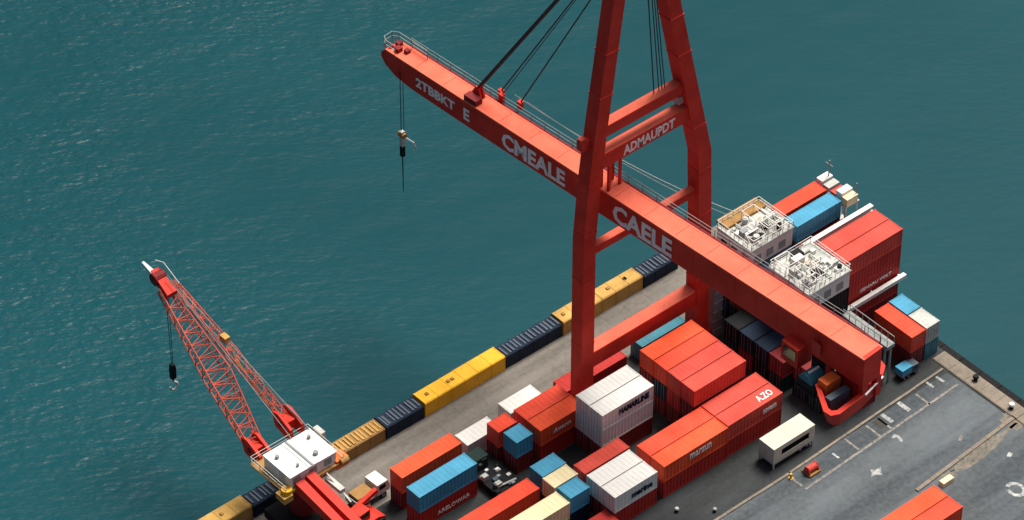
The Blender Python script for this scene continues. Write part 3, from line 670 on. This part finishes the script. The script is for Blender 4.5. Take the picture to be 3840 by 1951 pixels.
# gangway and bits near the pier corner
gw = thing('gangway', 'raised pale grey gangway on posts behind the end of the boom', 'gangway', (17.2, -33.4, 0))
for x in (.4, 1.3):
    for y in (-9.8, -6.5, -3.4): MB().box(x - .1, x + .1, y - .1, y + .1, 0, 5.5).build('post', 'grey', gw)
MB().box(0.3, 1.5, -10.2, -3.0, 5.5, 6.0).build('deck', 'grey', gw)
rr = MB()
for s in (.35, 1.45):
    rr.tube((s, -10.1, 6.9), (s, -3.1, 6.9), .05, 4)
    for k in range(8): rr.tube((s, -10.1 + k, 6.0), (s, -10.1 + k, 6.9), .04, 4)
rr.build('railing', 'grey', gw)

# ------------------------------------------------------------------ vehicles and yard machines
def wheel(t, x, y, r, w=.28):
    o = MB().tube((x, y - w / 2, r), (x, y + w / 2, r), r, 16).build('wheel', 'rubber', t)
    MB().tube((x, y - w / 2 - .02, r), (x, y + w / 2 + .02, r), r * .5, 10).build('rim', 'grey', o)
def truck(label, loc, rz, cabc, L=5.0, bed='grey', box=None):
    t = thing('truck', label, 'truck', loc, rz)
    MB().box(-L / 2, L / 2 - .1, -.45, .45, .55, .85).build('chassis', 'black', t)
    c = MB().prism([(L / 2 - 1.7, .8), (L / 2 + .1, .8), (L / 2 + .1, 1.5), (L / 2 - .2, 2.35), (L / 2 - 1.7, 2.4)], 'y', -1.0, 1.0).build('cab', cabc, t)
    MB().prism([(L / 2 + .12, 1.52), (L / 2 + .14, 1.58), (L / 2 - .14, 2.28), (L / 2 - .17, 2.24)], 'y', -.88, .88).build('windscreen', 'glass', c)
    for s in (-1, 1): MB().box(L / 2 - 1.4, L / 2 - .5, s * 1.0 - .02, s * 1.0 + .02, 1.5, 2.1).build('side_window', 'glass', c)
    b = MB().box(-L / 2, L / 2 - 1.8, -1.0, 1.0, .85, 1.05)
    if box is None: b.box(-L / 2, -L / 2 + .12, -1, 1, 1.05, 1.6)
    b.build('bed', bed, t)
    if box: MB().box(-L / 2 + .05, L / 2 - 1.85, -.98, .98, 1.055, 2.6).build('cargo_box', box, t)
    for x in (-L / 2 + .7, -L / 2 + 1.7, L / 2 - .8):
        for s in (-.85, .85): wheel(t, x, s, .45)
    return t
truck('small blue truck with white roof parked near the far pier corner', (20.9, -43.75, 0), 0, 'bluegrey', 4.4, 'darkred', 'blue').scale = (.62, .62, .62)
tw = truck('white truck with brown load beside the long orange stack', (-37.7, -19.6, 0), .05, 'white', 4.6, 'grey', None)
MB().box(-2.0, .2, -.8, .8, 1.06, 1.9).build('load', 'rusty', tw)
# black terminal tractor between blue stack and cube
tk = thing('terminal_tractor', 'black terminal tractor with cluttered deck between the stacks', 'tractor', (-25.6, -26.2, 0))
MB().box(-1.6, 1.9, -3.2, 3.0, .6, 1.1).build('deck', 'black', tk)
cc = MB().box(-1.2, .6, 1.2, 2.9, 1.1, 2.8).build('cab', 'green', tk); MB().box(-1.23, -1.2, 1.4, 2.7, 1.7, 2.6).build('window', 'glass', cc); MB().box(-1.0, .4, 1.17, 1.2, 1.7, 2.6).build('window', 'glass', cc)
rd = random.Random(9)
for i in range(16):
    x, y = rd.uniform(-1.3, 1.6), rd.uniform(-2.9, 1.0); s = rd.uniform(.15, .4)
    MB().box(x - s, x + s, y - s * .8, y + s * .9, 1.1, 1.1 + s * rd.uniform(.6, 2)).build('gear', rd.choice(['black', 'grey', 'plantgrey', 'green', 'bluegrey', 'white']), tk)
MB().tube((-1.0, -2.2, 1.35), (1.4, -2.5, 1.35), .12, 6).build('pipe', 'palerope', tk)
for x in (-1.35, 1.6):
    for y in (-2.4, -1.2, 2.2):
        o = MB().tube((x - .2, y, .55), (x + .2, y, .55), .55, 16).build('wheel', 'rubber', tk)
# red reach stacker at the bottom left
rs = thing('reach_stacker', 'red reach stacker beside the white truck at bottom left', 'reach stacker', (-41.3, -22.9, 0), .1)
MB().prism([(-2.6, .7), (2.6, .7), (2.6, 1.4), (1.6, 1.9), (-1.2, 2.1), (-2.6, 1.9)], 'y', -1.2, 1.2).build('body', 'crane', rs)
cb2 = MB().box(-.8, .8, -.7, .7, 2.0, 3.3).build('cab', 'crane', rs); MB().box(.78, .83, -.6, .6, 2.3, 3.1).build('windscreen', 'glass', cb2); MB().box(-.6, .6, -.73, -.7, 2.3, 3.1).build('window', 'glass', cb2)
MB().beam((-2.2, 1.0, 2.2), (3.4, 1.0, 3.2), .5, .55).build('lift_arm', 'crane', rs)
for x, r in ((-1.8, .6), (1.7, .75)):
    for s in (-1.25, 1.25): wheel(rs, x, s, r, .45)
dr = thing('cable_reel', 'white rimmed reel lying on the quay below the lattice crane', 'reel', (-48.6, -23.2, 0))
MB().tube((0, 0, 0), (0, 0, .2), .9, 20).build('flange', 'white', dr); MB().tube((0, 0, .2), (0, 0, .8), .5, 16).build('core', 'black', dr); MB().tube((0, 0, .8), (0, 0, .95), .9, 20).build('flange', 'white', dr)
# white trailer box with an open side, on legs
tm = thing('box_trailer', 'cream white box trailer with open slot standing beside the faded red row', 'trailer', (1.95, -43.95, 0))
a, b, zt = 3.1, 1.2, 3.1
MB().box(-a, a, -b, b, zt - .12, zt).build('roof', 'offwhite', tm); MB().box(-a, a, -b, b, .75, .95).build('floor', 'plantgrey', tm)
MB().box(-a, a, b - .1, b, .95, zt - .12).build('side_wall', 'offwhite', tm)
MB().box(-a, -a + .1, -b, b - .1, .95, zt - .12).build('end_wall', 'offwhite', tm); MB().box(a - .1, a, -b, b - .1, .95, zt - .12).build('end_wall', 'offwhite', tm)
MB().box(-a + .1, a - .1, -b, -b + .1, .95, 1.55).build('side_wall', 'offwhite', tm); MB().box(-a + .1, a - .1, -b, -b + .1, 2.45, zt - .12).build('side_wall', 'offwhite', tm)
MB().box(-a + .1, -1.9, -b, -b + .1, 1.55, 2.45).build('side_wall', 'offwhite', tm); MB().box(2.3, a - .1, -b, -b + .1, 1.55, 2.45).build('side_wall', 'offwhite', tm)
MB().box(-1.9, 2.3, -b + .25, b - .2, 1.0, 1.7).build('load', 'black', tm)
for x in (-a + .15, a - .15):
    for y in (-b + .12, b - .12): MB().box(x - .09, x + .09, y - .09, y + .09, 0, .75).build('leg', 'plantgrey', tm)
for x in (1.2, 2.2):
    for y in (-.9, .9): wheel(tm, x, y, .42)
# red winch, bollards, tan blocks
wc = thing('red_winch', 'rusty red winch standing in the near end of the marked lane', 'winch', (1.9, -48.0, 0))
MB().box(-.8, .8, -.7, .7, .008, .25).build('base', 'rusty', wc); MB().tube((-.6, 0, .62), (.6, 0, .62), .42, 14).build('drum', 'salmon', wc)
for x in (-.72, .62): MB().prism([(-.6, .25), (.6, .25), (.2, 1.1), (-.2, 1.1)], 'x', x, x + .1).build('cheek', 'salmon', wc)
yb = thing('yellow_post', 'small yellow guard post at the near corner of the lane', 'post', (-.5, -47.3, 0)); MB().tube((0, 0, 0), (0, 0, .7), .14, 10).build('post', 'yellow', yb); MB().box(-.25, .25, -.25, .25, 0, .06).build('foot', 'tan', yb)
def bollard(x, y, label, c='white', s=1.0):
    t = thing('bollard', label, 'bollard', (x, y, .1 if x > 25 else 0)); MB().tube((0, 0, 0), (0, 0, .5 * s), .26 * s, 12, .2 * s).build('post', 'black', t); MB().tube((0, 0, .5 * s), (0, 0, .72 * s), .38 * s, 12, .3 * s).build('cap', c, t)
bollard(25.75, -55.4, 'white capped mooring bollard at the right pier corner')
bollard(26.0, -49.6, 'dark mooring bollard midway along the far pier end', 'black')
bollard(-13.4, -42.9, 'pale capped bollard below the low white pair', 'plantgrey', .7)
bollard(-10.3, -45.6, 'grey capped bollard beside the tan kerb near the bottom', 'grey', .65)
tbk = thing('concrete_block', 'tan concrete block on the kerb above the orange pair', 'block', (11.9, -58.9, 0)); MB().prism([(-.9, 0), (.9, 0), (.8, .55), (-.8, .55)], 'y', -.35, .35).build('block', 'cream', tbk)

# ------------------------------------------------------------------ blocks along the sea edge of the quay
def edge_block(x0, x1, c, label, ribs=False):
    t = thing('edge_block', label, 'quay block', ((x0 + x1) / 2, -12.6, .0045), 0, 'blocks along the sea edge of the quay'); a = (x1 - x0) / 2
    t.rotation_euler = (0, 0, random.uniform(-.008, .008)); w, h = 1.1 + random.uniform(-.08, .03), 2.0 + (random.uniform(-.35, -.1) if ribs else random.uniform(-.1, .1))
    MB().prism([(-w, 0), (w, 0), (w, h - .12), (w - .12, h), (-w + .12, h), (-w, h - .12)], 'x', -a, a).build('body', c, t)
    e = MB()
    n = max(2, round(2 * a / 1.9))
    for i in range(n + 1):
        x = -a + .06 + i * (2 * a - .12) / n
        e.prism([(-w - .04, .02), (w + .04, .02), (w + .04, h - .1), (w - .1, h + .04), (-w + .1, h + .04), (-w - .04, h - .1)], 'x', x - .05, x + .05)
    e.build('band', c, t)['kind'] = 'stuff'
    if ribs:
        r = MB(); k = max(4, round(2 * a / .55))
        for i in range(k):
            x = -a + (i + .5) * 2 * a / k; x += random.uniform(-.08, .08); r.box(x - random.uniform(.07, .13), x + .12, -w + random.uniform(.1, .35), w - random.uniform(.25, .5), h + .001, h + .06 + random.random() * .09)
        o = r.build('slats', 'bluegrey' if c != 'rusty' else 'tan', t); o['kind'] = 'stuff'
    else:
        for i in range(3):
            x = random.uniform(-a + .6, a - .6); MB().box(x - .18, x + .18, -.2, .2, h, h + .14).build('lifting_eye', 'rusty', t)
    return t
edge_block(-62, -48.9, 'tan', 'weathered tan block at the bottom left corner of the quay')
edge_block(-48.7, -42.6, 'navy', 'dark slatted block in front of the lattice crane', True)
edge_block(-42.4, -38.6, 'navy', 'dark slatted block behind the lattice crane house', True)
edge_block(-38.4, -30.3, 'rusty', 'rusty ochre slatted block right of the lattice crane', True)
edge_block(-30.1, -24.8, 'navy', 'dark slatted block between rusty and bright yellow blocks', True)
edge_block(-24.6, -12.8, 'yellow', 'bright yellow block, longest on the sea edge')
edge_block(-12.6, -4.3, 'navy', 'dark slatted block between the bright yellow block and crane leg', True)
edge_block(-4.1, 1.9, 'tan', 'pale tan yellow block directly behind the left crane leg')
edge_block(2.0, 8.1, 'tan', 'pale tan yellow block farthest along the sea edge')
edge_block(8.3, 13.6, 'navy', 'dark slatted block farthest along the sea edge', True)
pp = thing('edge_pipe', 'brown pipe hung outside the bright yellow block', 'pipe', (-15, -10.9, 0))
MB().tube((-3, .15, .9), (2.6, .15, .9), .12, 8).build('pipe', 'rusty', pp)
for x in (-2.8, 0, 2.4): MB().box(x - .06, x + .06, -.35, .2, .3, .85).build('bracket', 'rusty', pp)

# ------------------------------------------------------------------ lattice boom harbour crane
hc = thing('harbour_crane', 'smaller lattice boom crane with white house at the quay edge', 'crane', (-44.9, -17.6, 0))
HX, HY = hc.location.x, hc.location.y
def H(x, y, z): return (x - HX, y - HY, z)
MB().box(-3.4, 3.4, -2.6, 2.6, .9, 2.0).build('undercarriage', 'black', hc)
for x in (-2.6, -.9, .9, 2.6):
    for y in (-2.3, 2.3):
        MB().tube((x, y - .35, .55), (x, y + .35, .55), .55, 14).build('wheel', 'rubber', hc)
MB().prism([(1.5 * math.cos(i * math.pi / 4), 1.5 * math.sin(i * math.pi / 4)) for i in range(8)], 'z', 2.0, 7.5).build('tower', 'darkred', hc)
MB().tube((0, 0, 7.4), (0, 0, 7.9), 2.2, 20).build('slew_ring', 'grey', hc)
pf = MB().box(-3.3, 3.3, -2.4, 3.9, 7.9, 8.3).build('platform', 'rusty', hc)
hw = MB().box(-3.15, 3.15, -2.0, 2.4, 8.3, 9.9).build('house', 'white', hc)
for i in range(5):
    xa = -3.2 + i * 1.29
    MB().box(xa, xa + 1.24, -2.15, 2.55, 9.9, 10.02 + (.05 if i in (2,) else 0)).build('roof_panel', 'white', hw)
MB().box(-.25, .0, -2.1, 2.5, 10.06, 10.16).build('roof_groove', 'grey', hw)
for x, y, r_ in ((-2.3, 1.2, .22), (1.2, -1.0, .28), (2.2, 1.4, .2), (-1.4, -1.2, .16)): MB().tube((x, y, 10.0), (x, y, 10.4), r_, 10).build('roof_vent', 'grey', hw)
for x in (-2.2, 0, 2.0): MB().box(x - .5, x + .5, -2.05, -1.99, 8.7, 9.5).build('louvre', 'grey', hw)
MB().box(-3.2, -3.14, -1.2, -.2, 8.35, 9.7).build('door', 'plantgrey', hw)
rl2 = MB()
for z in (8.8, 9.3):
    for p, q in (((-3.9, -2.3), (-3.9, 3.8)), ((-3.9, 3.8), (3.9, 3.8)), ((3.9, 3.8), (3.9, -2.3))): rl2.tube((*p, z), (*q, z), .04, 4)
for y in (-2.3, -.8, .7, 2.2, 3.8):
    for x in (-3.9, 3.9): rl2.tube((x, y, 8.1), (x, y, 9.3), .04, 4)
rl2.build('railing', 'plantgrey', hc)
for s in (-1, 1): MB().box(*sorted((s * 3.25, s * 3.95)), -2.4, 3.9, 8.1, 8.2).build('catwalk', 'rusty', hc)
MB().tube((-3.6, -2.0, 7.6), (-3.6, -2.0, 8.7), .6, 14).build('tank', 'yellow', hc)
MB().box(-4.5, -3.3, -2.7, -1.2, 7.3, 8.1).build('outrigger_box', 'tan', hc)
MB().box(3.0, 4.6, -2.3, -.9, 7.4, 8.6).build('winch', 'orangepart', hc); MB().tube((3.4, -2.4, 8.4), (4.4, -2.4, 8.4), .4, 12).build('winch_drum', 'rusty', hc)
MB().box(4.0, 4.6, 1.6, 3.0, 8.15, 9.3).build('cabinet', 'plantgrey', hc)
# rear counter arm going down to the yard
for x0_, dz in ((-2.0, 0), (-.55, .2)):
    MB().beam((x0_, -1.9, 8.3 + dz), (x0_ + .9, -9.6, 5.6 + dz), 1.15, 1.3, wy2=.95, wz2=1.1).build('rear_arm', 'crane', hc)
MB().box(-1.9, 1.3, -10.9, -9.2, 0.003, 5.9).build('rear_pedestal', 'crane', hc)
MB().box(1.2, 1.9, -5.0, -2.4, 7.0, 7.5).build('service_box', 'plantgrey', hc); MB().tube((1.5, -2.4, 8.0), (1.7, -6.2, 6.4), .1, 6).build('pipe', 'white', hc)
def lattice(name, p, q, w0, w1, h0, h1, n, r):
    p, q = Vector(p), Vector(q); d = (q - p).normalized(); a = d.cross(Vector((0, 0, 1))).normalized(); b = a.cross(d)
    m = MB(); rows = []
    for k in range(n + 1):
        t = k / n; c = p.lerp(q, t); w = w0 + (w1 - w0) * t; h = h0 + (h1 - h0) * t
        rows.append([c + a * (i * w / 2) + b * (j * h / 2) for i, j in ((-1, -1), (1, -1), (1, 1), (-1, 1))])
    for i in range(4): m.tube(rows[0][i], rows[-1][i], r, 6)
    for k in range(n):
        for i in range(4):
            j = (i + 1) % 4
            m.tube(rows[k][i], rows[k + 1][j] if k % 2 == 0 else rows[k][j], r * .55, 4)
            if k % 2: m.tube(rows[k][j], rows[k + 1][i], r * .55, 4)
    return m.build(name, 'lattice', hc)
tipz = 19.0; tp = H(-44.9, 6.6, tipz)
fA, fB = H(-46.9, -12.2, 8.4), H(-42.4, -12.0, 9.4)
tpA, tpB = H(-45.2, 5.6, tipz - .8), H(-44.1, 5.3, tipz - .1)
kA = Vector(fA).lerp(Vector(tpA), .42); kA2 = kA + Vector((.25, 0, .4))
lattice('lattice_boom', Vector(fA), kA2, 1.6, 2.7, 1.1, 1.8, 10, .09)
lattice('lattice_boom', kA2, tpA, 2.7, 1.2, 1.8, .9, 14, .085)
kB = Vector(fB).lerp(Vector(tpB), .45) + Vector((-.25, 0, .5))
lattice('lattice_strut', Vector(fB), kB, .7, 1.2, .6, .9, 12, .065)
lattice('lattice_strut', kB, tpB, 1.2, .6, .9, .5, 14, .065)
for f_, s in ((fA, .85), (fB, .95)):
    x, y, z = f_
    m = MB().prism([(y - 1.9, z - 1.6), (y + .9, z - .9), (y + 1.5, z + .9), (y + .4, z + 1.2), (y - 1.8, z + .3)], 'x', x - s, x - s + .35); m.prism([(y - 1.9, z - 1.6), (y + .9, z - .9), (y + 1.5, z + .9), (y + .4, z + 1.2), (y - 1.8, z + .3)], 'x', x + s - .35, x + s)
    m.box(x - s + .35, x + s - .35, y - .8, y + .6, z - .6, z + .5)
    m.build('boom_foot', 'crane', hc)
    MB().tube((x - s - .1, y, z), (x + s + .1, y, z), .3, 10).build('foot_pin', 'darkred', hc)
th = MB().beam(H(-45.0, 4.3, tipz - 1.0), H(-45.0, 7.4, tipz + .5), 1.5, 1.2, wy2=.9, wz2=.7).build('boom_head', 'crane', hc)
MB().tube(H(-45.7, 6.6, tipz), H(-44.3, 6.6, tipz), .75, 14).build('head_sheave', 'darkred', th)
MB().beam(H(-45.3, 7.2, tipz + .4), H(-45.5, 8.7, tipz + 1.1), .6, .5, wy2=.3, wz2=.22).build('head_fin', 'palerope', th)
MB().path([H(-44.0, 4.2, tipz + .2), H(-44.0, 6.9, tipz + 1.4), H(-44.6, 7.6, tipz + 1.6)], .06).build('head_railing', 'palerope', th)
hz = 9.0
for p, q, r in ((tp, H(-41.9, -15.0, 10.1), .06), (H(-44.3, 6.4, tipz + .5), (3.0, 2.3, 10.1), .05), (H(-44.7, 5.5, tipz + .7), (.6, 2.3, 10.2), .045)):
    MB().tube(p, q, r, 5).build('luffing_rope', 'grey', hc)
pb = Vector(H(-44.3, 6.4, tipz + .5)).lerp(Vector((3.0, 2.3, 10.1)), .42); MB().box(pb.x - .35, pb.x + .35, pb.y - .5, pb.y + .5, pb.z - .3, pb.z + .3).build('rope_block', 'tan', hc)
MB().path([tuple(Vector(kB).lerp(Vector(fB), t) + Vector((.0, 0, -.8 * math.sin(t * 3.1)))) for t in [i / 8 for i in range(9)]], .09).build('hose', 'tan', hc)
hpx, hpy, hpz = H(-44.75, 5.6, 0)
for d in (-.15, .2): MB().tube((hpx + d, hpy, tipz - .6), (hpx + d * .5, hpy, 6.6), .04, 5).build('hoist_rope', 'rope', hc)
hk = MB().prism([(-.28, 6.2), (.28, 6.2), (.34, 7.6), (.2, 8.3), (-.2, 8.3), (-.34, 7.6)], 'y', -.25, .25)
hk.v = [(x + hpx, y + hpy, z - 1.6) for x, y, z in hk.v]; hko = hk.build('hook_block', 'black', hc)
hkp = MB().path([(hpx, hpy, 4.6), (hpx, hpy, 4.1), (hpx + .45, hpy, 3.7), (hpx + .5, hpy, 3.2), (hpx + .1, hpy, 2.85), (hpx - .4, hpy, 3.1), (hpx - .45, hpy, 3.5)], .13, 6).build('hook', 'palerope', hko)
